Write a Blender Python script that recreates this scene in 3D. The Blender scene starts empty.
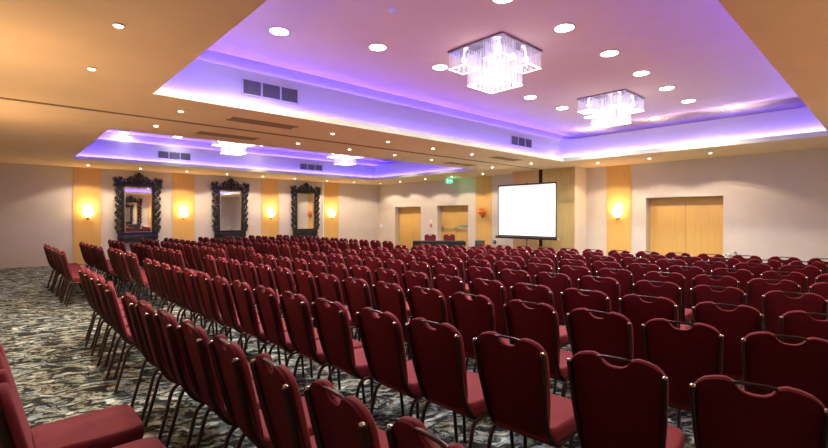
import bpy, bmesh, math, random
from mathutils import Vector, Matrix
R = math.radians
random.seed(11)
S = bpy.context.scene
C = S.collection

# ------------------------------------------------------------------ basics
def link(o):
    C.objects.link(o); return o

def obj(name, bm, mat, parent=None, smooth=None):
    """bmesh -> ONE mesh object (mat: a material or a list of them)."""
    bmesh.ops.recalc_face_normals(bm, faces=bm.faces[:])
    me = bpy.data.meshes.new(name); bm.to_mesh(me); bm.free()
    for m in (mat if isinstance(mat, (list, tuple)) else [mat]): me.materials.append(m)
    if smooth is not None:
        me.polygons.foreach_set('use_smooth', [True] * len(me.polygons))
        me.set_sharp_from_angle(angle=R(smooth))
    o = link(bpy.data.objects.new(name, me))
    if parent: o.parent = parent
    return o

def tag(o, label, cat, group=None):
    o['label'] = label; o['category'] = cat
    if group: o['group'] = group
    return o

def thing(name, label, cat, loc=(0, 0, 0), rz=0, group=None):
    o = link(bpy.data.objects.new(name, None)); o.location = loc; o.rotation_euler = (0, 0, rz)
    o.empty_display_size = .1
    return tag(o, label, cat, group)

def struct(name, bm, mat, smooth=None):
    o = obj(name, bm, mat, None, smooth); o['kind'] = 'structure'; return o

def copy_tree(o, parent=None):
    c = link(o.copy())
    if parent: c.parent = parent
    for ch in list(o.children): copy_tree(ch, c)
    return c

def bx(bm, x0, x1, y0, y1, z0, z1, mi=0, bevel=0, seg=2):
    r = bmesh.ops.create_cube(bm, size=1)
    M = Matrix.Translation(((x0+x1)/2, (y0+y1)/2, (z0+z1)/2)) @ Matrix.Diagonal((abs(x1-x0), abs(y1-y0), abs(z1-z0), 1))
    bmesh.ops.transform(bm, matrix=M, verts=r['verts'])
    fs = list({f for v in r['verts'] for f in v.link_faces})
    for f in fs: f.material_index = mi
    if bevel:
        es = list({e for v in r['verts'] for e in v.link_edges})
        bmesh.ops.bevel(bm, geom=es, offset=bevel, segments=seg, profile=.5, affect='EDGES', clamp_overlap=True)

def box(x0, x1, y0, y1, z0, z1, bevel=0):
    bm = bmesh.new(); bx(bm, x0, x1, y0, y1, z0, z1, 0, bevel); return bm

def quad(bm, pts, mi=0):
    f = bm.faces.new([bm.verts.new(p) for p in pts]); f.material_index = mi; return f

def tube(bm, pts, r, n=8, mi=0, sy=1.0, cap=True):
    pts = [Vector(p) for p in pts]
    rings = []
    up = Vector((0, 1, 0))
    for i, p in enumerate(pts):
        t = (pts[min(i+1, len(pts)-1)] - pts[max(i-1, 0)]).normalized()
        u = up if abs(t.dot(up)) < .95 else Vector((1, 0, 0))
        a = t.cross(u).normalized(); b = a.cross(t).normalized()
        rr = r[i] if isinstance(r, (list, tuple)) else r
        rings.append([bm.verts.new(p + a*rr*math.cos(2*math.pi*k/n)*sy + b*rr*math.sin(2*math.pi*k/n)) for k in range(n)])
    for A, B in zip(rings, rings[1:]):
        for k in range(n):
            bm.faces.new((A[k], A[(k+1) % n], B[(k+1) % n], B[k])).material_index = mi
    if cap:
        bm.faces.new(rings[0][::-1]).material_index = mi; bm.faces.new(rings[-1]).material_index = mi

def smooth_path(pts, n=4):
    P = [Vector(p) for p in pts]; out = []
    for i in range(len(P)-1):
        p0, p1, p2, p3 = P[max(i-1, 0)], P[i], P[i+1], P[min(i+2, len(P)-1)]
        for k in range(n):
            t = k/n
            out.append(.5*((2*p1)+(-p0+p2)*t+(2*p0-5*p1+4*p2-p3)*t*t+(-p0+3*p1-3*p2+p3)*t**3))
    return out+[P[-1]]

def lathe(bm, prof, c=(0, 0, 0), n=20, mi=0, lobes=0, amp=0):
    rings = []
    for r, z in prof:
        rings.append([bm.verts.new((c[0]+r*(1+amp*math.cos(lobes*2*math.pi*k/n))*math.cos(2*math.pi*k/n),
                                    c[1]+r*(1+amp*math.cos(lobes*2*math.pi*k/n))*math.sin(2*math.pi*k/n), c[2]+z)) for k in range(n)])
    for A, B in zip(rings, rings[1:]):
        for k in range(n):
            bm.faces.new((A[k], A[(k+1) % n], B[(k+1) % n], B[k])).material_index = mi
    for rg in (rings[0], rings[-1]):
        bm.faces.new(rg).material_index = mi

def blob(bm, c, s, sub=1, rot=0.0, axis='Y'):
    r = bmesh.ops.create_icosphere(bm, subdivisions=sub, radius=1)
    M = Matrix.Translation(c) @ Matrix.Rotation(rot, 4, axis) @ Matrix.Diagonal((s[0], s[1], s[2], 1))
    bmesh.ops.transform(bm, matrix=M, verts=r['verts'])

# ------------------------------------------------------------------ materials
def mat(name, col, rough=.6, metal=0, spec=.5, emit=None, estr=0, sheen=0):
    m = bpy.data.materials.new(name); m.use_nodes = True
    b = m.node_tree.nodes['Principled BSDF']
    b.inputs['Base Color'].default_value = (*col, 1); b.inputs['Roughness'].default_value = rough
    b.inputs['Metallic'].default_value = metal; b.inputs['Specular IOR Level'].default_value = spec
    if sheen:
        b.inputs['Sheen Weight'].default_value = sheen; b.inputs['Sheen Roughness'].default_value = .5
        b.inputs['Sheen Tint'].default_value = (.9, .45, .5, 1)
    if emit:
        b.inputs['Emission Color'].default_value = (*emit, 1); b.inputs['Emission Strength'].default_value = estr
    return m

def nodes_of(m):
    nt = m.node_tree; return nt, nt.nodes, nt.links, nt.nodes['Principled BSDF']

def ramp(N, stops, interp='LINEAR'):
    r = N.new('ShaderNodeValToRGB'); cr = r.color_ramp; cr.interpolation = interp
    while len(cr.elements) < len(stops): cr.elements.new(.5)
    for e, (p, c) in zip(cr.elements, stops):
        e.position = p; e.color = (*c, 1)
    return r

def noisy(m, col, amt=.12, scale=6, stretch=(1, 1, 1), bump=0, bscale=200, bdist=.002):
    """a fine procedural variation of a base colour, with optional bump."""
    nt, N, L, b = nodes_of(m)
    tc = N.new('ShaderNodeTexCoord'); mp = N.new('ShaderNodeMapping'); mp.inputs['Scale'].default_value = stretch
    L.new(tc.outputs['Object'], mp.inputs['Vector'])
    n = N.new('ShaderNodeTexNoise'); n.inputs['Scale'].default_value = scale; n.inputs['Detail'].default_value = 4
    L.new(mp.outputs[0], n.inputs['Vector'])
    r = ramp(N, [(.3, tuple(c*(1-amt) for c in col)), (.7, tuple(min(1, c*(1+amt)) for c in col))])
    L.new(n.outputs['Fac'], r.inputs['Fac']); L.new(r.outputs['Color'], b.inputs['Base Color'])
    if bump:
        n2 = N.new('ShaderNodeTexNoise'); n2.inputs['Scale'].default_value = bscale; n2.inputs['Detail'].default_value = 2
        L.new(mp.outputs[0], n2.inputs['Vector'])
        bp = N.new('ShaderNodeBump'); bp.inputs['Strength'].default_value = bump; bp.inputs['Distance'].default_value = bdist
        L.new(n2.outputs['Fac'], bp.inputs['Height']); L.new(bp.outputs['Normal'], b.inputs['Normal'])
    return m

def emitter(name, col, s):
    m = bpy.data.materials.new(name); m.use_nodes = True
    nt = m.node_tree; nt.nodes.clear()
    e = nt.nodes.new('ShaderNodeEmission'); o = nt.nodes.new('ShaderNodeOutputMaterial')
    e.inputs['Color'].default_value = (*col, 1); e.inputs['Strength'].default_value = s
    nt.links.new(e.outputs[0], o.inputs['Surface']); return m

WALLC = (.65, .59, .52)
M_wall = noisy(mat('wall_paint', WALLC, .85, spec=.2), WALLC, .03, 3)
M_soffit = noisy(mat('soffit_paint', (.92, .69, .43), .85, spec=.2), (.92, .69, .43), .03, 2)
M_ceil = noisy(mat('ceiling_paint', (.93, .74, .66), .9, spec=.15), (.93, .74, .66), .02, 2)
M_lip = mat('cove_lip_paint', (.60, .64, .50), .7, spec=.2)
M_fascia = mat('cove_paint', (.50, .46, .56), .8, spec=.2)
M_wood = noisy(mat('maple_veneer', (.70, .44, .13), .42, spec=.35), (.70, .44, .13), .06, 3.2, (7, 7, .5))
M_pwood = noisy(mat('pillar_veneer', (.50, .36, .14), .42, spec=.35), (.50, .36, .14), .10, 3.2, (7, 7, .5))
M_pwood2 = noisy(mat('pillar_veneer_warm', (.56, .36, .17), .42, spec=.35), (.56, .36, .17), .10, 3.2, (7, 7, .5))
M_black = mat('black_metal', (.012, .012, .014), .4)
M_gap = mat('dark_gap', (.01, .009, .009), .9)
M_steel = mat('brushed_steel', (.62, .62, .60), .3, 1)
M_uph = noisy(mat('burgundy_fabric', (.215, .030, .038), .8, spec=.15, sheen=.15), (.17, .020, .028), .10, 30, (1, 1, 1), .15, 420, .001)
M_uph_shade = noisy(mat('burgundy_fabric_shaded', (.055, .0040, .0062), .9, spec=.06), (.085, .008, .012), .08, 30, (1, 1, 1), .12, 420, .001)  # same fabric as the seats, darkened to paint shade on the backs
M_frame = mat('dark_bronze_tube', (.060, .028, .022), .28, .75)
M_clip = mat('polished_clip', (.50, .40, .36), .25, 1)
M_grille = mat('grille_dark', (.10, .095, .12), .6)
M_whitep = mat('white_plastic', (.8, .8, .8), .5)
M_carve = noisy(mat('black_carved_resin', (.010, .010, .012), .22, spec=.9), (.010, .010, .012), .3, 30)
M_gilt = mat('gilt_liner', (.55, .42, .18), .35, .8)
M_mirror = mat('mirror_glass', (.93, .93, .92), .01, 1)
M_cloth = noisy(mat('black_cloth', (.012, .013, .016), .85, spec=.2), (.012, .013, .016), .2, 20)
M_screen_glow = mat('glowing_screen_fabric', (.92, .93, .94), .8, spec=.2, emit=(.86, .95, 1.0), estr=.42)  # emission stands in for light falling on the white fabric
M_down = emitter('downlight_lamp', (1.0, .97, .93), 30)
M_downw = emitter('downlight_lamp_warm', (1.0, .88, .62), 30)
M_spot = emitter('spot_lamp', (1.0, .82, .62), 14)
M_ring = mat('lamp_ring', (.75, .72, .68), .4)
M_sconce = mat('sconce_glass', (.9, .6, .3), .3, emit=(1.0, .66, .30), estr=9)
M_sconce_off = mat('sconce_glass_dim', (.55, .10, .03), .25, emit=(1.0, .25, .05), estr=.12)
M_brass = mat('antique_brass', (.30, .16, .06), .35, .8)
def crystal(name, estr, alpha):
    m = mat(name, (.92, .90, 1.0), .10, emit=(.90, .86, 1.0), estr=estr)
    m.node_tree.nodes['Principled BSDF'].inputs['Alpha'].default_value = alpha; return m
M_rod = crystal('crystal_rod', .08, .40)
M_rodlit = crystal('crystal_rod_lit', .16, .42)
M_drop = mat('crystal_drop', (.95, .93, 1.0), .1, emit=(.95, .92, 1.0), estr=2.5)
M_plate = mat('chandelier_plate', (.30, .25, .30), .2, .95)
M_bulb = emitter('chandelier_bulb', (1.0, .95, 1.0), 6)
M_green = mat('exit_green', (.0, .38, .16), .4, emit=(.0, .75, .32), estr=.6)
M_signw = mat('exit_white', (.9, 1, .95), .4, emit=(.85, 1, .9), estr=1.1)
M_red = mat('alarm_red', (.55, .05, .05), .4)
M_paper = mat('notice_paper', (.85, .80, .80), .7)
M_leaf = mat('leaf_green', (.10, .14, .07), .6)
M_petal = mat('pale_petal', (.75, .74, .70), .7)
M_blue = mat('indicator_blue', (.1, .2, .6), .4, emit=(.3, .5, 1), estr=1)

def carpet():
    m = mat('patterned_carpet', (.1, .1, .1), .95, spec=.1)
    nt, N, L, b = nodes_of(m)
    tc = N.new('ShaderNodeTexCoord')
    def warped(rot, stretch, scale, warp, seed):
        mp = N.new('ShaderNodeMapping'); mp.inputs['Rotation'].default_value = (0, 0, R(rot)); mp.inputs['Location'].default_value = (seed, seed*.7, 0)
        L.new(tc.outputs['Object'], mp.inputs['Vector'])
        w = N.new('ShaderNodeTexNoise'); w.inputs['Scale'].default_value = 4.5; w.inputs['Detail'].default_value = 2
        L.new(mp.outputs[0], w.inputs['Vector'])
        mx = N.new('ShaderNodeMix'); mx.data_type = 'VECTOR'; mx.inputs['Factor'].default_value = warp
        L.new(mp.outputs[0], mx.inputs['A']); L.new(w.outputs['Color'], mx.inputs['B'])
        sc = N.new('ShaderNodeMapping'); sc.inputs['Scale'].default_value = tuple(1.3*q for q in stretch)
        L.new(mx.outputs['Result'], sc.inputs['Vector'])
        n = N.new('ShaderNodeTexNoise'); n.inputs['Scale'].default_value = scale; n.inputs['Detail'].default_value = 5; n.inputs['Roughness'].default_value = .62
        L.new(sc.outputs[0], n.inputs['Vector']); return n
    n1 = warped(20, (1, 3.2, 1), 5.2, .25, 0)       # pale brush strokes
    n2 = warped(-50, (1, 1.8, 1), 2.6, .25, 4.0)     # big colour areas
    n3 = warped(62, (1, 3.6, 1), 5.6, .28, 9.0)      # dark strokes crossing
    col = ramp(N, [(.34, (.035, .045, .045)), (.44, (.17, .22, .21)), (.50, (.36, .40, .35)), (.555, (.17, .13, .05)), (.60, (.26, .34, .34)), (.72, (.08, .12, .12))])
    L.new(n2.outputs['Fac'], col.inputs['Fac'])
    r1 = ramp(N, [(.45, (0, 0, 0)), (.515, (1, 1, 1))])
    L.new(n1.outputs['Fac'], r1.inputs['Fac'])
    mix1 = N.new('ShaderNodeMix'); mix1.data_type = 'RGBA'
    mix1.inputs['A'].default_value = (.022, .026, .026, 1)
    L.new(r1.outputs['Color'], mix1.inputs['Factor']); L.new(col.outputs['Color'], mix1.inputs['B'])
    r3 = ramp(N, [(.53, (0, 0, 0)), (.575, (1, 1, 1))])
    L.new(n3.outputs['Fac'], r3.inputs['Fac'])
    mix2 = N.new('ShaderNodeMix'); mix2.data_type = 'RGBA'
    mix2.inputs['B'].default_value = (.018, .02, .02, 1)
    L.new(r3.outputs['Color'], mix2.inputs['Factor']); L.new(mix1.outputs['Result'], mix2.inputs['A'])
    r4 = ramp(N, [(.575, (0, 0, 0)), (.64, (1, 1, 1))])
    L.new(n1.outputs['Fac'], r4.inputs['Fac'])
    mix3 = N.new('ShaderNodeMix'); mix3.data_type = 'RGBA'
    mix3.inputs['B'].default_value = (.56, .64, .60, 1)
    L.new(r4.outputs['Color'], mix3.inputs['Factor']); L.new(mix2.outputs['Result'], mix3.inputs['A'])
    L.new(mix3.outputs['Result'], b.inputs['Base Color'])
    return m
M_carpet = carpet()

# ------------------------------------------------------------------ room
X0, X1, Y0, Y1 = -.75, 13.9, -1.6, 17.7
ZS, ZC = 3.08, 4.0                       # soffit, upper ceiling
T1, T2 = (1.43, 11.8, .9, 6.5), (1.43, 11.8, 9.6, 15.3)
struct('floor', box(X0-.5, X1+.7, Y0-.3, Y1+.3, -.1, 0), M_carpet)

# soffit slab with its two rectangular openings
bm = bmesh.new()
xs = [X0-.2, T1[0], T1[1], X1+.7]; ys = [Y0-.2, T1[2], T1[3], T2[2], T2[3], Y1+.2]
for i in range(3):
    for j in range(5):
        if i == 1 and j in (1, 3): continue
        quad(bm, [(xs[i], ys[j], ZS), (xs[i], ys[j+1], ZS), (xs[i+1], ys[j+1], ZS), (xs[i+1], ys[j], ZS)])
bmesh.ops.remove_doubles(bm, verts=bm.verts[:], dist=1e-4)
struct('ceiling', bm, M_soffit)

def ring_wall(bm, x0, x1, y0, y1, z0, z1, mi=0):
    p = [(x0, y0), (x1, y0), (x1, y1), (x0, y1)]
    for a, b in zip(p, p[1:]+p[:1]):
        quad(bm, [(*a, z0), (*b, z0), (*b, z1), (*a, z1)], mi)

def ring_flat(bm, A, B, z, mi=0):
    a = [(A[0], A[2]), (A[1], A[2]), (A[1], A[3]), (A[0], A[3])]
    b = [(B[0], B[2]), (B[1], B[2]), (B[1], B[3]), (B[0], B[3])]
    for i in range(4):
        j = (i+1) % 4
        quad(bm, [(*a[i], z), (*a[j], z), (*b[j], z), (*b[i], z)], mi)

ZL, ZF = 3.185, 3.74                     # top of lip, top of fascia
def grow(T, s, e=None):
    return (T[0]-s, T[1]+(s if e is None else e), T[2]-s, T[3]+s)
def tray(T, n):
    F = grow(T, .27); U = grow(T, .50, 1.70); L2 = grow(T, .03)
    bm = bmesh.new()                      # pale lip round the opening
    ring_wall(bm, *T, ZS, ZL); ring_flat(bm, T, L2, ZL); ring_wall(bm, *L2, ZS+.03, ZL)
    struct(f'trim_{n}', bm, M_lip)
    bm = bmesh.new()                      # ledge and fascia
    ring_flat(bm, L2, F, ZS+.03); ring_wall(bm, *F, ZS+.03, ZF); ring_flat(bm, F, U, ZF-.04)
    F2 = grow(F, .02); ring_flat(bm, F, F2, ZF); ring_wall(bm, *F2, ZF-.04, ZF)
    struct(f'trim_{n+1}', bm, M_fascia)
    bm = bmesh.new()
    ring_wall(bm, *U, ZF-.04, ZC)
    struct(f'trim_{n+2}', bm, M_fascia)
    bm = bmesh.new()
    quad(bm, [(U[0], U[2], ZC), (U[1], U[2], ZC), (U[1], U[3], ZC), (U[0], U[3], ZC)])
    o = struct('ceiling', bm, M_ceil)
    return F, U
F1, U1 = tray(T1, 1)
F2, U2 = tray(T2, 4)

def area(name, loc, rot, sx, sy, energy, col, spread=180):
    l = bpy.data.lights.new(name, 'AREA'); l.shape = 'RECTANGLE'; l.size = sx; l.size_y = sy
    l.energy = energy; l.color = col; l.spread = R(spread)
    o = link(bpy.data.objects.new(name, l)); o.location = loc; o.rotation_euler = rot; return o

LEDC = (.20, .14, 1.0)
E_LOW, E_UP = 10, 4.6                    # watts per metre of LED strip
def led_ring(T, off, z, e, tilt, ex=None, boost=(1, 1, 1, 1), col=LEDC):
    """LED strips lying on a ledge round the tray, shining up and outward; order west, east, south, north."""
    x0, x1, y0, y1 = T[0]-off, T[1]+(off if ex is None else ex), T[2]-off, T[3]+off
    cx, cy = (x0+x1)/2, (y0+y1)/2; lx, ly = x1-x0, y1-y0
    area('led_strip', (x0, cy, z), (R(180), R(-tilt), 0), .03, ly, e*ly*boost[0], col)
    area('led_strip', (x1, cy, z), (R(180), R(tilt), 0), .03, ly, e*ly*boost[1], (.46, .36, 1.0) if boost[1] > 1.1 else col)
    area('led_strip', (cx, y0, z), (R(180+tilt), 0, 0), lx, .03, e*lx*boost[2], col)
    area('led_strip', (cx, y1, z), (R(180-tilt), 0, 0), lx, .03, e*lx*boost[3], col)
for T, bo in ((T1, (1, 1.15, 1, 1)), (T2, (1, 1, 1, 1))):
    led_ring(T, .205, ZS+.06, E_LOW, 78, boost=bo)
    led_ring(T, .455, ZF+.0, E_UP, 40, ex=1.1, boost=(1, .22, 1, 1), col=(.13, .075, 1.0))

# ---- walls
def wall_with_openings(name, x, thick, ya, yb, openings, mat_):
    """wall in the plane x (inner face), body outward; openings (y0, y1, ztop)."""
    bm = bmesh.new(); y = ya
    for o0, o1, zt in sorted(openings):
        bx(bm, x, x+thick, y, o0, 0, ZS); bx(bm, x, x+thick, o0, o1, zt, ZS); y = o1
    bx(bm, x, x+thick, y, yb, 0, ZS)
    return struct(name, bm, mat_)
DOORS = [(3.13, 5.04, 2.06), (11.84, 13.59, 1.99), (14.62, 16.41, 1.97)]
wall_with_openings('wall_east', X1, .45, Y0, Y1, DOORS, M_wall)
struct('wall_north', box(X0-.2, X1+.45, Y1, Y1+.2, 0, ZS), M_wall)
struct('wall_south', box(X0-.2, X1+.45, Y0-.2, Y0, 0, ZS), M_wall)
struct('wall_west', box(X0-.2, X0, Y0, Y1, 0, ZS), M_wall)

# veneer strips behind the wall lights
PN = [(1.68, 2.41), (4.52, 5.26), (7.85, 8.58), (10.78, 11.53)]
k = 7
for a, b in PN:
    struct(f'trim_{k}', box(a, b, Y1-.02, Y1, 0, ZS-.01), M_wood); k += 1
for a, b in [(10.66, 11.43), (5.46, 6.19)]:
    struct(f'trim_{k}', box(X1-.02, X1, a, b, 0, ZS-.01), M_wood); k += 1
for a, b in [(4.52, 5.26), (7.85, 8.58)]:
    struct(f'trim_{k}', box(a, b, Y0, Y0+.02, 0, ZS-.01), M_wood); k += 1
# pale edge strip beside the last veneer strip
struct(f'trim_{k}', box(10.70, 10.76, Y1-.035, Y1, 0, ZS-.01), M_whitep); k += 1

# pillar that stores the folding partition
PX = 13.16
bm = bmesh.new(); bx(bm, PX, X1, 6.86, 9.16, 0, ZS)
struct('wall_pillar', bm, M_wall)
for a, b, m in ((6.87, 7.99, M_pwood), (8.13, 9.15, M_pwood2)):
    bm = bmesh.new()
    bx(bm, PX-.025, PX, a, b, .02, 1.96, 0, .004); bx(bm, PX-.025, PX, a, b, 1.97, ZS-.03, 0, .004)
    struct(f'trim_{k}', bm, m, 30); k += 1
struct(f'trim_{k}', box(PX-.012, PX, 7.99, 8.13, 0, ZS-.01), M_gap); k += 1
# folding partition track across the soffit
bm = bmesh.new(); bx(bm, X0+.02, PX-.03, 8.03, 8.045, ZS-.012, ZS); bx(bm, X0+.02, PX-.03, 8.075, 8.09, ZS-.012, ZS)
struct(f'trim_{k}', bm, mat('track_paint', (.30, .19, .11), .6)); k += 1

# doors, each recessed in its opening
def door(n, y0, y1, zt, bars):
    xd = X1+.27
    root = thing(f'door_{n}', 'x', 'door', (xd, (y0+y1)/2, 0)); root['kind'] = 'structure'
    del root['label']; del root['category']
    w = (y1-y0)/2
    for s in (-1, 1):
        bm = bmesh.new(); a, b = (-w+.005, -.003) if s < 0 else (.003, w-.005)
        bx(bm, 0, .045, a, b, .006, zt-.006, 0, .003)
        leaf = obj('door_leaf', bm, M_wood, root, 30)
        if bars:
            bm = bmesh.new()
            tube(bm, [(-.07, a+.07, 1.02), (-.07, b-.07, 1.02)], .018, 10)
            obj('push_bar', bm, M_steel, leaf, 40)
            bm = bmesh.new()
            for yy in (a+.07, b-.07): bx(bm, -.08, 0, yy-.03, yy+.03, .96, 1.10, 0, .006)
            obj('bar_bracket', bm, M_steel, leaf, 30)
            if s < 0:
                bm = bmesh.new(); bx(bm, -.004, 0, a+.16, b-.14, 1.08, 1.15)
                obj('door_notice', bm, mat('green_notice', (.05, .40, .28), .5), leaf)
    return root
door(1, *DOORS[2], False); door(2, *DOORS[1], True); door(3, *DOORS[0], False)

# ------------------------------------------------------------------ lamps in the ceilings
ORD = ['zeroth', 'first', 'second', 'third', 'fourth', 'fifth', 'sixth', 'seventh', 'eighth', 'ninth', 'tenth', 'eleventh', 'twelfth', 'thirteenth', 'fourteenth', 'fifteenth', 'sixteenth', 'seventeenth']
def lamp_proto(name, r, lampmat):
    root = link(bpy.data.objects.new(name, None))
    bm = bmesh.new(); lathe(bm, [(r*1.02, -.001), (r*1.30, -.002), (r*1.33, -.010), (r*1.08, -.014), (r*1.02, -.008)], n=24)
    obj('trim_ring', bm, M_ring, root, 40)
    bm = bmesh.new(); lathe(bm, [(r*.2, -.004), (r, -.004), (r, -.012), (r*.7, -.020), (r*.25, -.024)], n=24)
    obj('lamp', bm, lampmat, root, 40)
    return root
P_up = lamp_proto('downlight', .115, M_down); P_upw = lamp_proto('downlight', .115, M_downw); P_sp = lamp_proto('spotlight', .034, M_spot)
used = set()
def spot(loc, e, col, size, blend=.4, rad=.05):
    l = bpy.data.lights.new('lamp_beam', 'SPOT'); l.energy = e; l.color = col; l.spot_size = R(size); l.spot_blend = blend; l.shadow_soft_size = rad
    o = link(bpy.data.objects.new('lamp_beam', l)); o.location = loc; return o
def put_lamp(proto, x, y, z, label, group):
    if id(proto) not in used:
        used.add(id(proto)); o = proto
    else: o = copy_tree(proto)
    o.location = (x, y, z); return tag(o, label, 'ceiling light', group)
E_UPL, E_SPL = 150, 75
def row_up(pts, desc, warm=()):
    for i, (x, y) in enumerate(pts):
        w = i in warm
        put_lamp(P_upw if w else P_up, x, y, ZC, f'round {"warm" if w else "white"} downlight, {ORD[i+1]} {desc}', 'downlights in the raised ceilings')
        spot((x, y, ZC-.05), E_UPL if y < 10 else E_UPL*.4, (1, .86, .62) if w else (1, .93, .86), 138 if y < 10 else 60, .5, .08)
row_up([(1.95, 5.3), (2.75, 5.65), (4.07, 5.2), (5.38, 5.19), (6.75, 5.2), (8.11, 5.22), (9.45, 5.24), (10.80, 5.25)], 'in the far line of the near raised ceiling', (2,))
row_up([(4.2, 3.05), (5.46, 3.0), (6.82, 3.0), (8.17, 3.04), (9.49, 3.06), (10.87, 3.08)], 'in the near line of the near raised ceiling')
row_up([(12.23, 2.57), (12.14, 4.19), (12.19, 5.88)], 'across the screen end of the near raised ceiling', (1,))
row_up([(2.68, 15.6), (4.05, 15.24), (6.67, 15.01)], 'in the raised ceiling by the mirrors', (2,))
for x in (2.7, 5.4, 8.1, 10.8):  # extra beams at unseen points, added with no lamp bodies
    spot((x, 11.2, ZC-.05), E_UPL*.6, (1, .93, .86), 118, .5, .08)
for x, y in ((2.7, 2.2), (8.1, 13.0), (10.8, 13.0)): spot((x, y, ZC-.05), E_UPL*.6, (1, .93, .86), 118, .5, .08)  # more added beams out of view, without lamp bodies
SPC = (1.0, .80, .60)
def row_sp(pts, desc, e=E_SPL, size=128, blend=.25):
    for i, (x, y) in enumerate(pts):
        put_lamp(P_sp, x, y, ZS, f'small recessed spotlight, {ORD[i+1]} {desc}', 'spotlights in the lower ceiling')
        spot((x, y, ZS-.03), e, SPC, size, blend, .03)
row_sp([(1.97, 7.25), (4.60, 7.25), (5.95, 7.25), (7.28, 7.25), (8.66, 7.25), (11.41, 7.31)], 'in the nearer line between the raised ceilings')
row_sp([(1.97, 8.70), (4.66, 8.70), (5.95, 8.66), (7.33, 8.67), (8.67, 8.69), (11.42, 8.73)], 'in the farther line between the raised ceilings')
row_sp([(.71, 4.35), (.71, 5.81)], 'in the strip above the front row of chairs')
row_sp([(1.95, 16.7), (3.32, 16.65), (4.73, 16.7), (6.09, 16.7), (7.45, 16.7), (8.81, 16.7), (10.35, 16.75), (11.72, 16.7)], 'along the mirror wall')
row_sp([(12.80, 3.15), (12.78, 4.55), (12.76, 5.95), (12.90, 10.29), (12.90, 11.82), (12.92, 13.31), (13.0, 15.0), (13.04, 16.45)], 'along the wall of doors')
for x, y in ((.71, 8.7), (.71, 11.6), (3, -.6), (6, -.6), (9, -.6)): spot((x, y, ZS-.03), E_SPL, SPC, 128, .25, .03)  # added beams under the lower ceiling, out of view, no lamps built

# smoke detector
d = thing('smoke_detector', 'white domed smoke detector on the near raised ceiling', 'smoke detector', (3.47, 4.13, ZC))
bm = bmesh.new(); lathe(bm, [(.055, -.001), (.058, -.022), (.05, -.030)], n=20); obj('base', bm, M_whitep, d, 40)
bm = bmesh.new(); lathe(bm, [(.045, -.030), (.042, -.052), (.02, -.060)], n=20); obj('sensor_dome', bm, M_whitep, d, 40)

# grilles: three panes each, in the fascias
def vent(name, x0, x1, y, z0, z1, label, nf=3):
    root = thing(name, label, 'vent', ((x0+x1)/2, y, z0), 0, None)
    w = (x1-x0)/2; h = z1-z0; bm = bmesh.new(); t = .022
    for a, b in ((-w, -w+t), (w-t, w)): bx(bm, a, b, -.022, -.004, 0, h)
    for a, b in ((0, t), (h-t, h)): bx(bm, -w, w, -.022, -.004, a, b)
    for i in range(1, nf): bx(bm, -w+2*w*i/nf-.012, -w+2*w*i/nf+.012, -.022, -.004, 0, h)
    obj('vent_frame', bm, M_fascia, root)
    for i in range(nf):
        a = -w+2*w*i/nf+.012; b = -w+2*w*(i+1)/nf-.012
        bm = bmesh.new(); bx(bm, a, b, -.010, -.003, t, h-t)
        n = 11
        for j in range(n):
            yy = a+(b-a)*(j+.5)/n; bx(bm, yy-.004, yy+.004, -.018, -.010, t, h-t)
        obj('grille', bm, M_grille, root)
    return root
vent('air_vent', 2.68, 3.63, F1[3], 3.36, 3.62, 'three-pane grille in the violet upstand of near raised ceiling, mirror end')
vent('air_vent', 9.61, 10.58, F1[3], 3.35, 3.61, 'three-pane grille in the violet upstand of near raised ceiling, screen end')
v = vent('air_vent', 3.56, 4.53, F2[3], 3.31, 3.57, 'grille with a round middle in the violet upstand above the first mirror')
bm = bmesh.new(); lathe(bm, [(.02, 0), (.10, 0), (.115, .012), (.10, .02), (.05, .012)], n=24)
bmesh.ops.transform(bm, matrix=Matrix.Translation((0, -.024, .13)) @ Matrix.Rotation(R(90), 4, 'X'), verts=bm.verts[:])
obj('round_diffuser', bm, M_grille, v, 40)
vent('air_vent', 8.40, 9.41, F2[3], 3.31, 3.57, 'three-pane grille in the violet upstand above the last mirror')
def slot(x0, x1, y, label):
    bm = bmesh.new()
    for j in range(3): bx(bm, x0, x1, y-.10+.08*j, y-.06+.08*j, ZS-.010, ZS-.001)
    for a in (y-.12, y+.13): bx(bm, x0-.02, x1+.02, a-.012, a+.012, ZS-.014, ZS)
    tag(obj('slot_vent', bm, mat('slot_paint', (.34, .22, .13), .6)), label, 'air vent')
slot(2.7, 3.8, 7.25, 'long slotted diffuser in lower ceiling, nearer line, mirror end')
slot(9.5, 10.6, 7.22, 'long slotted diffuser in lower ceiling, nearer line, screen end')
slot(2.7, 3.8, 8.85, 'long slotted diffuser in lower ceiling, farther line, mirror end')
slot(9.5, 10.6, 8.88, 'long slotted diffuser in lower ceiling, farther line, screen end')

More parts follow.
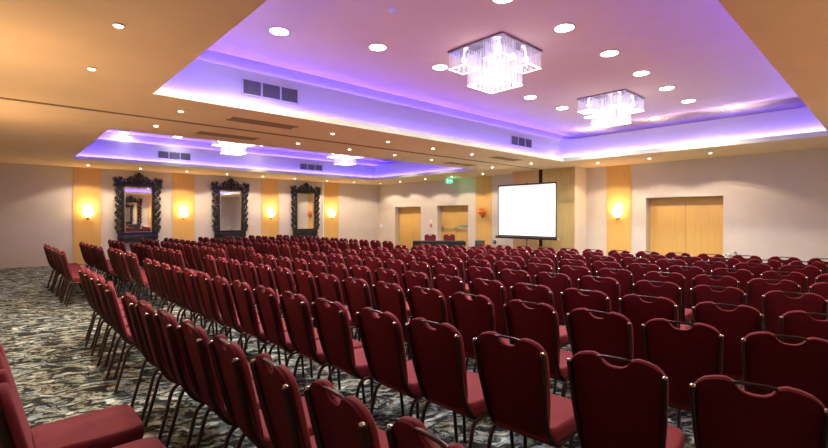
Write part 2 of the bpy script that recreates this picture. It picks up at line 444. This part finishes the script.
# ------------------------------------------------------------------ chandeliers
def rods(cx, cy, half, ztop, zbot, step, root, m, inner=True):
    bm = bmesh.new(); n = max(3, round(2*half/step)); pts = []
    for i in range(n+1):
        for j in range(n+1):
            edge = i in (0, n) or j in (0, n)
            if edge or (inner and j % 3 == 0 and i % 3 == 0): pts.append((i, j, edge))
    for i, j, e in pts:
        x = cx-half+2*half*i/n; y = cy-half+2*half*j/n
        tube(bm, [(x, y, ztop), (x, y, zbot+random.uniform(0, .012))], .006, 5)
    for i, j, e in pts:
        x = cx-half+2*half*i/n; y = cy-half+2*half*j/n
        n0 = len(bm.faces); blob(bm, (x, y, zbot), (.010, .010, .013), 1); bm.faces.ensure_lookup_table()
        for f in bm.faces[n0:]: f.material_index = 1
    o = obj('crystal_rod_curtain', bm, [m, M_drop], root, 60); o['kind'] = 'stuff'; return o
def make_chandelier():
    root = link(bpy.data.objects.new('chandelier', None))
    bm = bmesh.new(); bx(bm, -.5, .5, -.5, .5, -.035, -.001, 0, .006); obj('ceiling_plate', bm, M_plate, root, 30)
    for sx in (-1, 1):
        for sy in (-1, 1): rods(sx*.325, sy*.325, .155, -.035, -.28, .034, root, M_rod)
    rods(0, 0, .285, -.035, -.53, .034, root, M_rodlit)
    for sx in (-1, 1):
        for sy in (-1, 1):
            bm = bmesh.new(); lathe(bm, [(.012, -.035), (.015, -.10), (.035, -.13), (.03, -.17), (.01, -.18)], (sx*.325, sy*.325, 0), 12); obj('bulb', bm, M_bulb, root, 60)
    bm = bmesh.new(); lathe(bm, [(.012, -.035), (.014, -.25), (.07, -.30), (.07, -.42), (.02, -.46)], (0, 0, 0), 14); obj('bulb', bm, M_bulb, root, 60)
    return root
ch = make_chandelier()
CH = [(5.45, 4.12, 'square crystal rod chandelier, nearer one in the near raised ceiling'), (9.43, 4.12, 'square crystal rod chandelier in the near raised ceiling, closer to the screen'),
      (5.30, 14.0, 'crystal rod chandelier in the mirror-side raised ceiling, above the first mirrors'), (9.43, 14.0, 'crystal rod chandelier in the mirror-side raised ceiling, above the last mirror')]
for i, (x, y, l) in enumerate(CH):
    o = ch if i == 0 else copy_tree(ch)
    o.location = (x, y, ZC); tag(o, l, 'chandelier', 'crystal chandeliers')
    for dz, e in ((-.60, 3),):
        p = bpy.data.lights.new('chandelier_light', 'POINT'); p.energy = e; p.color = (.92, .86, 1); p.shadow_soft_size = .05
        po = link(bpy.data.objects.new('chandelier_light', p)); po.location = (x, y, ZC+dz)

# ------------------------------------------------------------------ wall lights
def make_sconce(lit):
    root = link(bpy.data.objects.new('wall_sconce', None))       # local: wall at y=0, room towards -y, z from the tip
    bm = bmesh.new(); bx(bm, -.035, .035, -.015, 0, .02, .22, 0, .006); obj('wall_plate', bm, M_brass, root, 30)
    bm = bmesh.new(); lathe(bm, [(.008, -.02), (.022, .0), (.014, .03), (.034, .06), (.045, .085)], (0, -.10, 0), 14)
    tube(bm, smooth_path([(0, -.10, .02), (0, -.07, .0), (0, -.03, .04), (0, -.005, .08)]), .010, 8); obj('bracket', bm, M_brass, root, 50)
    bm = bmesh.new()                                              # flared, frilled glass cup
    lathe(bm, [(.03, .06), (.06, .10), (.115, .17), (.150, .21), (.120, .25), (.095, .29), (.100, .345), (.085, .345), (.07, .28), (.05, .12)], (0, -.10, 0), 40, 0, 5, .16)
    obj('glass_shade', bm, M_sconce if lit else M_sconce_off, root, 60)
    return root
sl = make_sconce(True); sd = make_sconce(False)
SC = [(2.05, Y1-.02, 0, 'lit glass wall sconce on the veneer strip before the first mirror'), (4.88, Y1-.02, 0, 'lit glass wall sconce between the first and second mirror'),
      (8.21, Y1-.02, 0, 'lit glass wall sconce between the second and third mirror'), (11.15, Y1-.02, 0, 'lit glass wall sconce on the veneer strip beyond the third mirror'),
      (X1-.02, 5.83, -90, 'lit glass wall sconce between the wood pillar and wide double door'),
      (X0, 5.6, 90, 'unseen lit glass wall sconce on the wall behind the camera, nearer the camera'), (X0, 8.8, 90, 'unseen lit glass wall sconce on the wall behind the camera, beside the aisle'),  # unseen pair, added to light the near soffit and chair backs
      (4.88, Y0+.02, 180, 'lit glass wall sconce on the wall opposite the mirrors, farther from the screen'), (8.21, Y0+.02, 180, 'lit glass wall sconce on the wall opposite the mirrors, nearer the screen')]
for i, (x, y, a, l) in enumerate(SC):
    o = sl if i == 0 else copy_tree(sl)
    o.location = (x, y, 1.42); o.rotation_euler = (0, 0, R(a)); tag(o, l, 'wall light', 'lit wall sconces')
    p = bpy.data.lights.new('sconce_light', 'POINT'); p.energy = 10 if x > 0 else 34; p.color = (1, .72, .42); p.shadow_soft_size = .05
    dx, dy = math.sin(R(a))*.11, -math.cos(R(a))*.11
    po = link(bpy.data.objects.new('sconce_light', p)); po.location = (x+dx, y+dy, 1.80)
sd.location = (X1-.02, 11.05, 1.48); sd.rotation_euler = (0, 0, R(-90)); tag(sd, 'unlit amber glass wall sconce beside the projection screen', 'wall light')

# ------------------------------------------------------------------ carved mirrors
def make_mirror():
    root = link(bpy.data.objects.new('wall_mirror', None))       # wall at y=0, room -y, x centre 0, z real height
    rnd = random.Random(4); bm = bmesh.new()
    for s in (-1, 1):                                              # stiles
        bx(bm, s*.395, s*.49, -.07, -.005, .66, 2.62, 0, .02)
    bx(bm, -.50, .50, -.07, -.005, 2.52, 2.66, 0, .02); bx(bm, -.60, .60, -.08, -.005, .70, .95, 0, .02)
    def rosette(x, z, r, d=-.085):
        blob(bm, (x, d, z), (r*.38, r*.40, r*.38), 2)
        n = 6; a0 = rnd.uniform(0, 1)
        for q in range(n):
            a = a0+2*math.pi*q/n
            blob(bm, (x+math.cos(a)*r*.62, d+.012, z+math.sin(a)*r*.62), (r*.44, r*.30, r*.27), 1, -a, 'Y')
    def scroll(x, z, r, s, d=-.08):
        pts = []
        for q in range(15):
            a = q/14*math.pi*2.4; rr = r*(1-.72*q/14)
            pts.append((x+s*math.cos(a)*rr, d-.02*q/14, z+math.sin(a)*rr))
        tube(bm, pts, [r*.26*(1-.4*q/14) for q in range(15)], 6)
    for s in (-1, 1):                                              # leafy side ornament, in and out
        z = .98; i = 0
        while z < 2.45:
            out = .60 if i % 2 else .525
            rosette(s*out, z, .085+rnd.uniform(-.008, .012))
            scroll(s*(.47+.02*rnd.random()), z+.07, .062, s*(1 if i % 2 else -1))
            blob(bm, (s*(.60+.05*(i % 2)), -.06, z+.06), (.05, .04, .075), 1, rnd.uniform(-.6, .6))
            z += .122; i += 1
        for (x, z, r) in ((.60, 2.62, .13), (.67, 2.76, .095), (.53, 2.79, .095), (.68, 2.56, .075), (.60, 2.48, .085)):
            rosette(s*x, z, r, -.10)
        scroll(s*.60, 2.64, .10, s, -.12)
        scroll(s*.36, 2.70, .085, -s, -.10); rosette(s*.27, 2.66, .10); rosette(s*.42, 2.63, .085)
        scroll(s*.20, 2.80, .085, s, -.10); rosette(s*.12, 2.74, .10, -.10); blob(bm, (s*.28, -.08, 2.79), (.09, .04, .045), 1, s*.6)
    for x, z, r in ((0, 2.86, .12), (0, 2.96, .075), (.09, 2.90, .075), (-.09, 2.90, .075), (0, 2.70, .11), (0, 2.58, .085), (.16, 2.56, .06), (-.16, 2.56, .06)):
        rosette(x, z, r, -.11)
    for q in range(11):                                            # bottom rail ornament
        rosette(-.55+.11*q, .82+.02*(q % 2), .075, -.09)
        if q < 10: scroll(-.495+.11*q, .745, .04, 1 if q % 2 else -1, -.09)
    obj('carved_frame', bm, M_carve, root, 50)
    bm = bmesh.new(); bx(bm, -.64, .64, -.13, -.005, .955, .985, 0, .006); bx(bm, -.62, .62, -.11, -.005, .63, .69, 0, .008); obj('ledge', bm, M_carve, root, 30)
    bm = bmesh.new()
    for a, b, c, e in ((-.405, -.385, .985, 2.53), (.385, .405, .985, 2.53), (-.405, .405, 2.51, 2.53), (-.405, .405, .985, 1.0)): bx(bm, a, b, -.075, -.03, c, e)
    obj('inner_liner', bm, M_gilt, root)
    bm = bmesh.new(); bx(bm, -.39, .39, -.040, -.030, .99, 2.52); obj('mirror_glass', bm, M_mirror, root)
    return root
mp = make_mirror()
MR = [(3.46, Y1, 0, 'tall mirror in black carved baroque frame, nearest of the three on its wall'), (6.57, Y1, 0, 'tall mirror in black carved baroque frame, middle one of three'),
      (9.82, Y1, 0, 'tall mirror in black carved baroque frame, farthest, beside the room corner'), (6.75, Y0, 180, 'black carved mirror seen only as a reflection in the nearest mirror')]
for i, (x, y, a, l) in enumerate(MR):
    o = mp if i == 0 else copy_tree(mp)
    o.location = (x, y, 0); o.rotation_euler = (0, 0, R(a)); tag(o, l, 'mirror', 'carved wall mirrors')

# ------------------------------------------------------------------ banquet chair
LEAN = .24
def xb(z): return (.915-z)*LEAN            # where the back stands at height z
def back_outline(g=0.0):
    """half outline (y, z) of the back, from the middle of the scoop round to the bottom middle; g grows it."""
    sc = [(0, .876-g*.2), (.026, .878-g*.2), (.047, .888-g*.1), (.060, .902), (.068, .914+g*.5)]
    top = [(.095, .921+g), (.135, .916+g), (.168, .905+g), (.190, .888+g*.9), (.203+g*.6, .866+g*.6), (.207+g, .838)]
    side = [(.202+g, .74), (.190+g, .62), (.176+g, .52), (.163+g, .475), (.140, .446-g), (.10, .434-g), (0, .432-g)]
    return sc+top+side
def slab_from(outline, x_in, x_out, bev, seg=3, bulge=0.0):
    bm = bmesh.new()
    full = outline+[(-y, z) for y, z in reversed(outline) if abs(y) > 1e-6]
    f = bm.faces.new([bm.verts.new((x_in, y, z)) for y, z in full])
    r = bmesh.ops.extrude_face_region(bm, geom=[f])
    bmesh.ops.translate(bm, verts=[v for v in r['geom'] if isinstance(v, bmesh.types.BMVert)], vec=(x_out-x_in, 0, 0))
    es = [e for e in bm.edges if abs(e.verts[0].co.x-e.verts[1].co.x) < 1e-6]
    bmesh.ops.bevel(bm, geom=es, offset=bev, segments=seg, profile=.55, affect='EDGES', clamp_overlap=True)
    for v in bm.verts: v.co.x += xb(v.co.z)
    return bm
def seat_bm():
    bm = bmesh.new()
    o = [(.13, -.175), (.16, -.198), (.36, -.215), (.50, -.215), (.545, -.195), (.56, -.15), (.565, 0)]
    o = o+[(x, -y) for x, y in reversed(o[:-1])]
    f = bm.faces.new([bm.verts.new((x, y, .392)) for x, y in o])
    r = bmesh.ops.extrude_face_region(bm, geom=[f])
    bmesh.ops.translate(bm, verts=[v for v in r['geom'] if isinstance(v, bmesh.types.BMVert)], vec=(0, 0, .076))
    es = [e for e in bm.edges if abs(e.verts[0].co.z-e.verts[1].co.z) < 1e-6]
    bmesh.ops.bevel(bm, geom=es, offset=.022, segments=3, profile=.55, affect='EDGES', clamp_overlap=True)
    for v in bm.verts:
        if v.co.z > .46: v.co.z += .006
    return bm
def upright(bm, s):
    tube(bm, smooth_path([(xb(.872)-.018, s*.204, .872), (xb(.70)-.020, s*.197, .70), (xb(.52)-.016, s*.180, .52), (.128, s*.178, .43), (.19, s*.19, .385)], 4), .0115, 8, 0, 1.6)
def clip(bm, s):
    blob(bm, (xb(.876)-.018, s*.204, .875), (.012, .014, .009), 2)
def rear_leg(bm, s): tube(bm, smooth_path([(.26, s*.196, .386), (.18, s*.197, .378), (.135, s*.20, .335), (.10, s*.205, .20), (.045, s*.212, 0)], 4), .0125, 8)
def front_leg(bm, s): tube(bm, smooth_path([(.38, s*.196, .386), (.46, s*.197, .378), (.495, s*.199, .335), (.512, s*.203, .20), (.53, s*.21, 0)], 4), .0125, 8)
def rails(bm):
    for s in (-1, 1): tube(bm, [(.17, s*.196, .385), (.47, s*.196, .385)], .011, 6)
    for x in (.17, .47): tube(bm, [(x, -.196, .385), (x, .196, .385)], .011, 6)
def handle(bm): tube(bm, [(xb(.915)-.002, -.074, .911), (xb(.918)-.002, -.045, .916), (xb(.918)-.002, .045, .916), (xb(.915)-.002, .074, .911)], .0068, 8)
def make_chair(full):
    root = link(bpy.data.objects.new('banquet_chair', None))
    obj('seat', seat_bm(), M_uph, root, 50)
    obj('backrest', slab_from(back_outline(.005), -.002, .030, .012), M_uph, root, 50)
    obj('back_panel', slab_from(back_outline(0), -.014, .0, .005, 2), M_uph_shade, root, 50)
    bm = bmesh.new(); handle(bm); obj('handle', bm, M_frame, root, 60)
    if full:
        for s in (-1, 1):
            bm = bmesh.new(); upright(bm, s); u = obj('frame_upright', bm, M_frame, root, 60)
            bm = bmesh.new(); clip(bm, s); obj('end_cap', bm, M_clip, u, 60)
        bm = bmesh.new(); rails(bm); obj('seat_frame', bm, M_frame, root, 60)
        for s in (-1, 1):
            bm = bmesh.new(); rear_leg(bm, s); obj('leg', bm, M_frame, root, 60)
            bm = bmesh.new(); front_leg(bm, s); obj('leg', bm, M_frame, root, 60)
    else:
        bm = bmesh.new(); rails(bm)
        for s in (-1, 1): upright(bm, s); rear_leg(bm, s); front_leg(bm, s)
        obj('frame', bm, M_frame, root, 60)
        for s in (-1, 1):
            bm = bmesh.new(); clip(bm, s); obj('end_cap', bm, M_clip, root, 60)
    return root
near_chair, far_chair = make_chair(True), make_chair(False)
started = set()
WS = .905                                    # overall chair width factor
for _r in (near_chair, far_chair):
    for _c in _r.children_recursive:
        if _c.data:
            for _v in _c.data.vertices: _v.co.y *= WS
def put_chair(x, y, yaw, label, group, full):
    proto = near_chair if full else far_chair
    if full in started: o = copy_tree(proto)
    else: started.add(full); o = proto
    o.location = (x, y, 0); o.rotation_euler = (0, 0, yaw); return tag(o, label, 'chair', group)

XR4 = [.70, 1.57, 2.42, 3.15, 4.00, 4.78, 5.56, 6.42, 7.10, 7.78]      # row lines at Y = 4
def row_x(k, y):
    u = 4-y
    if k == 0: return .70+.052*max(0, u-.4)
    return XR4[k]+(.045+.0145*k)*u+.0105*u*u
YB = {
 0: [.90, 1.32, 1.73, 2.17, 2.56, 2.99, 3.44, 3.88, 4.74, 5.20, 5.66, 6.12, 6.58],
 1: [.34, .80, 1.29, 1.76, 2.20, 2.69, 3.20, 3.62, 4.06, 4.50, 4.90, 5.32, 5.72, 6.11, 6.54, 7.02],
 2: [.36, .82, 1.26, 1.71, 2.20, 2.64, 3.15, 3.59, 4.03, 4.42, 4.76, 5.14, 5.58, 6.08, 6.52, 7.04],
 3: [.32, .78, 1.25, 1.70, 2.16, 2.62, 3.06, 3.48, 3.92, 4.34, 4.79, 5.18, 5.58, 6.07, 6.50, 6.95],
 4: [.55, 1.03, 1.48, 1.98, 2.46, 2.88, 3.27, 3.80, 4.27, 4.74, 5.14, 5.52, 5.94, 6.38, 6.86],
 5: [.36, .80, 1.24, 1.66, 2.16, 2.66, 3.03, 3.47, 3.89, 4.33, 4.78, 5.24, 5.70, 6.16, 6.62, 7.06],
 6: [.42, .86, 1.31, 1.76, 2.18, 2.56, 2.95, 3.40, 3.86, 4.36, 4.85, 5.30, 5.74, 6.18, 6.64, 7.08],
 7: [.46, .90, 1.34, 1.74, 2.16, 2.54, 2.90, 3.33, 3.80, 4.26, 4.70, 5.16, 5.60, 6.06, 6.52, 6.98],
 8: [.52, .96, 1.38, 1.79, 2.13, 2.54, 2.99, 3.30, 3.74, 4.20, 4.66, 5.12, 5.58, 6.04, 6.50, 6.96],
 9: [.54, .98, 1.38, 1.78, 2.15, 2.52, 2.88, 3.31, 3.70, 4.05, 4.34, 4.74, 5.20, 5.66],
}
X2 = [.78, 1.54, 2.24, 2.93, 3.52, 4.40, 5.16, 5.98, 6.86]
YB2 = {0: [9.62+.46*i for i in range(7)], 1: [8.26, 8.70, 9.18, 9.58, 9.99, 10.52, 11.0, 11.48, 11.96, 12.44, 12.9],
       2: [8.47, 8.93, 9.40, 9.87, 10.33, 10.78, 11.24, 11.68, 12.30, 12.76, 13.22, 13.68]}
for kk in range(3, 9): YB2[kk] = [8.36+.04*((kk*7) % 5)+.455*i for i in range(13)]
RW = ['first', 'second', 'third', 'fourth', 'fifth', 'sixth', 'seventh', 'eighth', 'ninth', 'tenth']
rj = random.Random(3)
def seen(x, y):
    d = .678*x+.735*y
    if d < .5: return False
    px = 414+448*(.735*x-.678*y)/d
    return -40 < px < 868
def spaced(v, p=.437):
    """chairs of a row never closer than their own width."""
    v = sorted(v)
    for _ in range(60):
        for i in range(len(v)-1):
            g = v[i+1]-v[i]
            if g < p: v[i] -= (p-g)/2; v[i+1] += (p-g)/2
    return v
for kx in range(10):
    ys_ = spaced(YB[kx])[::-1]
    for i, y in enumerate(ys_):
        x = row_x(kx, y)
        if not seen(x+.15, y): continue
        yaw = -3.5+max(0, 3.0-y)*(5.4 if kx else 0)+rj.uniform(-1.5, 1.5)
        if kx == 0: yaw = {True: -4, False: -7 if y > 4.4 else -2}[y < 2.4]+rj.uniform(-1.5, 1.5)
        if kx > 3: yaw += 3
        put_chair(x, y, R(yaw), f'burgundy banquet chair, {ORD[i+1]} from the aisle in {RW[kx]} row from camera, screen-side block', 'chairs of the screen-side block', kx < 6)
for kx in range(9):
    for i, y in enumerate(spaced(YB2[kx])):
        x = X2[kx]-.02*(y-8.3)+rj.uniform(-.015, .015)
        yaw = -3+rj.uniform(-2.5, 2.5)
        if kx == 1 and i > 4 or kx == 2 and i > 7: x -= .09
        put_chair(x, y, R(yaw), f'burgundy banquet chair, {ORD[i+1]} from the aisle in {RW[kx]} row from camera, mirror-side block', 'chairs of the mirror-side block', kx < 3)
put_chair(-.03, 2.71, R(0), 'burgundy banquet chair beside the camera, its back cut off, farther of two', 'chairs beside the camera', True)
put_chair(-.01, 2.19, R(1), 'burgundy banquet chair beside the camera, only its seat corner showing, nearer of two', 'chairs beside the camera', True)

# ------------------------------------------------------------------ head table with two chairs behind
FW, RT = Vector((.678, .735, 0)), Vector((.735, -.678, 0))
def at(px, d): return FW*d+RT*((px-414)/448*d)
ta = math.atan2(-.678, .735)                 # the table's long side runs across the view
p = at(438.7, 13.95)
t = thing('head_table', 'long table under a black cloth in front of the double doors', 'table', (p.x, p.y, 0), ta)
bm = bmesh.new(); bx(bm, -.78, .78, -.28, .28, .715, .742, 0, .006); obj('tabletop', bm, M_frame, t, 30)
for sx in (-1, 1):
    for sy in (-1, 1):
        bm = bmesh.new(); tube(bm, [(sx*.70, sy*.22, 0), (sx*.70, sy*.22, .715)], .016, 8); obj('leg', bm, M_black, t, 50)
bm = bmesh.new()                             # pleated cloth to the floor
N_ = 120; per = []
for q in range(N_):
    u = q/N_*4; sd_, f_ = int(u), u-int(u)
    c = [(-.80, -.30), (.80, -.30), (.80, .30), (-.80, .30)]; a, b = c[sd_], c[(sd_+1) % 4]
    per.append((a[0]+(b[0]-a[0])*f_, a[1]+(b[1]-a[1])*f_))
topv = [bm.verts.new((x, y, .752)) for x, y in per]
midv = [bm.verts.new((x*1.01, y*1.02, .72)) for x, y in per]
botv = [bm.verts.new((x*(1.02+.012*math.sin(i*1.9)), y*(1.05+.04*math.sin(i*1.9)), .01)) for i, (x, y) in enumerate(per)]
bm.faces.new(topv)
for A, B in ((topv, midv), (midv, botv)):
    for i in range(N_): bm.faces.new((A[i], A[(i+1) % N_], B[(i+1) % N_], B[i]))
cl = obj('tablecloth', bm, M_cloth, None, 40); cl.location = (p.x, p.y, 0); cl.rotation_euler = (0, 0, ta)
tag(cl, 'black cloth draped to the floor over the long table', 'tablecloth')
for px, lb in ((430.2, 'burgundy banquet chair behind the black table, on the side nearer the mirrors'), (449.2, 'burgundy banquet chair behind the black table, on the side nearer the screen')):
    q = at(px, 15.0)
    put_chair(q.x, q.y, math.atan2(-.735, -.678)+R(rj.uniform(-4, 4)), lb, 'chairs behind the black table', False)

# small dark table with a laptop next to the aisle end of the rows
q = at(479.2, 13.0)
t = thing('side_table', 'small dark side table carrying a laptop, between head table and screen', 'table', (q.x, q.y, 0), ta)
bm = bmesh.new(); bx(bm, -.30, .30, -.22, .22, .60, .63, 0, .004); obj('tabletop', bm, M_black, t, 30)
for sx in (-1, 1):
    for sy in (-1, 1):
        bm = bmesh.new(); tube(bm, [(sx*.27, sy*.19, 0), (sx*.27, sy*.19, .60)], .015, 8); obj('leg', bm, M_black, t, 50)
lp = thing('laptop', 'open dark laptop seen from behind on the small side table', 'laptop', (q.x, q.y, .631), ta)
bm = bmesh.new(); bx(bm, -.14, .14, -.10, .10, 0, .014, 0, .003); obj('keyboard_base', bm, M_black, lp, 30)
bm = bmesh.new(); bx(bm, -.14, .14, -.006, .006, 0, .19, 0, .003)
bmesh.ops.transform(bm, matrix=Matrix.Translation((0, -.10, .013)) @ Matrix.Rotation(R(14), 4, 'X'), verts=bm.verts[:])
obj('lid', bm, mat('laptop_grey', (.045, .055, .055), .35), lp, 30)

# ------------------------------------------------------------------ projection screen on a tripod
sx_, sy0, sy1, sz0, sz1 = 12.4, 7.06, 9.24, .80, 2.57
ym = (sy0+sy1)/2
t = thing('projection_screen', 'white projection screen with black border on a tripod before the pillar', 'projection screen', (sx_, ym, 0))
h = (sy1-sy0)/2
bm = bmesh.new(); bx(bm, -.004, .004, -h+.035, h-.035, sz0+.10, sz1-.04); obj('glowing_screen_fabric', bm, M_screen_glow, t)
bm = bmesh.new()
for a, b, c, d_ in ((-h, -h+.035, sz0+.06, sz1), (h-.035, h, sz0+.06, sz1), (-h, h, sz1-.045, sz1), (-h, h, sz0+.06, sz0+.10)): bx(bm, -.006, .006, a, b, c, d_)
obj('black_border', bm, M_black, t)
bm = bmesh.new(); tube(bm, [(-.01, -h-.05, sz0+.03), (-.01, h+.05, sz0+.03)], .042, 12); obj('roller_case', bm, M_black, t, 50)
for s in (-1, 1):
    bm = bmesh.new(); tube(bm, [(-.01, s*(h+.05), sz0+.03), (-.01, s*(h+.07), sz0+.03)], .046, 12); obj('case_cap', bm, M_steel if s < 0 else M_black, t, 50)
bm = bmesh.new(); tube(bm, [(.06, 0, .28), (.06, 0, sz1+.03)], .018, 10); tube(bm, [(.06, 0, sz1+.02), (.0, 0, sz1+.02)], .012, 8); obj('pole', bm, M_black, t, 50)
for q_ in range(3):
    a = R(90+120*q_); bm = bmesh.new()
    tube(bm, smooth_path([(.06, 0, .55), (.06+.25*math.cos(a), .25*math.sin(a), .30), (.06+.55*math.cos(a), .55*math.sin(a), .015)]), .013, 8); obj('leg', bm, M_black, t, 50)

# ------------------------------------------------------------------ small wall things
s = thing('exit_sign', 'hanging green exit sign with white running figure above the double doors', 'sign', (13.1, 12.14, ZS), R(0))
bm = bmesh.new(); bx(bm, -.02, .02, -.18, .18, -.245, -.045, 0, .004); obj('sign_box', bm, M_green, s, 30)
bm = bmesh.new()
for y in (-.12, .12): tube(bm, [(0, y, -.046), (0, y, 0)], .005, 6)
obj('hanger', bm, M_steel, s)
bm = bmesh.new()                              # running figure, door and arrow, on the face towards the seats
fx = -.0205
def stroke(pts, w):
    for (y0, z0), (y1, z1) in zip(pts, pts[1:]):
        d_ = Vector((0, y1-y0, z1-z0)); n_ = Vector((0, -d_.z, d_.y)).normalized()*w/2
        P0, P1 = Vector((fx, y0, z0)), Vector((fx, y1, z1))
        vs = [bm.verts.new(v_) for v_ in (P0-n_, P0+n_, P1+n_, P1-n_)]
        top = [bm.verts.new(v_.co+Vector((-.002, 0, 0))) for v_ in vs]
        bm.faces.new(top); 
        for i in range(4): bm.faces.new((vs[i], vs[(i+1) % 4], top[(i+1) % 4], top[i]))
stroke([(.10, -.075), (.10, -.215)], .012); stroke([(.02, -.075), (.10, -.075)], .012)
stroke([(.075, -.105), (.055, -.150)], .026); stroke([(.055, -.150), (.075, -.185), (.09, -.205)], .016); stroke([(.055, -.150), (.03, -.175), (.01, -.20)], .016)
stroke([(.07, -.11), (.045, -.125), (.03, -.115)], .012)
blob(bm, (fx-.001, .078, -.085), (.002, .012, .012), 2)
stroke([(-.02, -.145), (-.12, -.145)], .022); stroke([(-.09, -.105), (-.135, -.145), (-.09, -.185)], .022)
obj('pictogram', bm, M_signw, s)
l = bpy.data.lights.new('exit_glow', 'POINT'); l.energy = 1.6; l.color = (.1, 1, .45); l.shadow_soft_size = .05
lo = link(bpy.data.objects.new('exit_glow', l)); lo.location = (13.35, 11.98, 2.93)

c = thing('fire_alarm_switch', 'red fire alarm call point on the wall between the two far doors', 'alarm', (X1, 13.98, 1.08))
bm = bmesh.new(); bx(bm, -.045, 0, -.055, .055, 0, .12, 0, .006); obj('housing', bm, M_red, c, 30)
bm = bmesh.new(); bx(bm, -.049, -.045, -.03, .03, .03, .09); obj('press_panel', bm, M_paper, c)
tag(obj('wall_notice', box(X1-.006, X1, 13.90, 14.06, 1.22, 1.40), M_paper), 'small pale notice on the wall above the red call point', 'notice')
c = thing('wall_control', 'small white control box on the wall by the far room corner', 'wall control', (X1, 17.46, .98))
bm = bmesh.new(); bx(bm, -.05, 0, -.07, .07, 0, .15, 0, .006); obj('housing', bm, M_whitep, c, 30)
bm = bmesh.new(); bx(bm, -.056, -.05, -.035, .035, .06, .12); obj('display', bm, M_blue, c)
c = thing('wall_socket', 'small dark socket box low on the wall beside the screen', 'socket', (X1, 10.50, .48))
bm = bmesh.new(); bx(bm, -.05, 0, -.06, .06, 0, .13, 0, .006); obj('housing', bm, M_black, c, 30)
bm = bmesh.new(); bx(bm, -.055, -.05, -.02, .02, .07, .10); obj('indicator', bm, M_blue, c)

# little table of pale flowers at the wall beside the wide door
t = thing('low_table', 'low dark table at the wall beside the wide door', 'table', (13.55, 2.84, 0))
bm = bmesh.new(); lathe(bm, [(.26, .43), (.27, .44), (.27, .455), (.26, .46)], n=24); obj('tabletop', bm, M_frame, t, 40)
bm = bmesh.new(); lathe(bm, [(.17, 0), (.17, .015), (.03, .03), (.025, .43), (.06, .43)], n=16); obj('pedestal', bm, M_black, t, 40)
f = thing('flower_arrangement', 'low bowl of small pale flowers on the table beside the wide door', 'flowers', (13.55, 2.84, .461))
bm = bmesh.new(); lathe(bm, [(.05, 0), (.10, .04), (.12, .08), (.10, .08)], n=18); obj('bowl', bm, M_whitep, f, 40)
rf = random.Random(8)
bl, bp = bmesh.new(), bmesh.new()
for i in range(40):
    a = rf.uniform(0, 6.28); r_ = rf.uniform(0, .24); z_ = .08+rf.uniform(0, .10)*(1-r_/.3)
    blob(bl if i % 3 == 0 else bp, (math.cos(a)*r_, math.sin(a)*r_, z_), (.026, .026, .018), 1)
obj('foliage', bl, M_leaf, f, 60); obj('blossoms', bp, M_petal, f, 60)

# ------------------------------------------------------------------ camera, world, colour
cam = bpy.data.cameras.new('camera'); cam.sensor_width = 36; cam.lens = 448/828*36; cam.shift_y = -7/828; cam.clip_start = .02
co = link(bpy.data.objects.new('camera', cam)); co.location = (0, 0, 1.5); co.rotation_euler = (R(90), 0, math.atan2(-.678, .735))
S.camera = co
w = bpy.data.worlds.new('room_world'); S.world = w; w.use_nodes = True
w.node_tree.nodes['Background'].inputs['Color'].default_value = (.05, .05, .05, 1); w.node_tree.nodes['Background'].inputs['Strength'].default_value = .2
vs = S.view_settings; vs.view_transform = 'Standard'; vs.look = 'None'; vs.gamma = 1; vs.use_curve_mapping = False
vs.exposure = 0.6
S.cycles.use_denoising = True
S.cycles.use_light_tree = True
S.cycles.max_bounces = 8
S.cycles.diffuse_bounces = 4
S.cycles.sample_clamp_indirect = 6
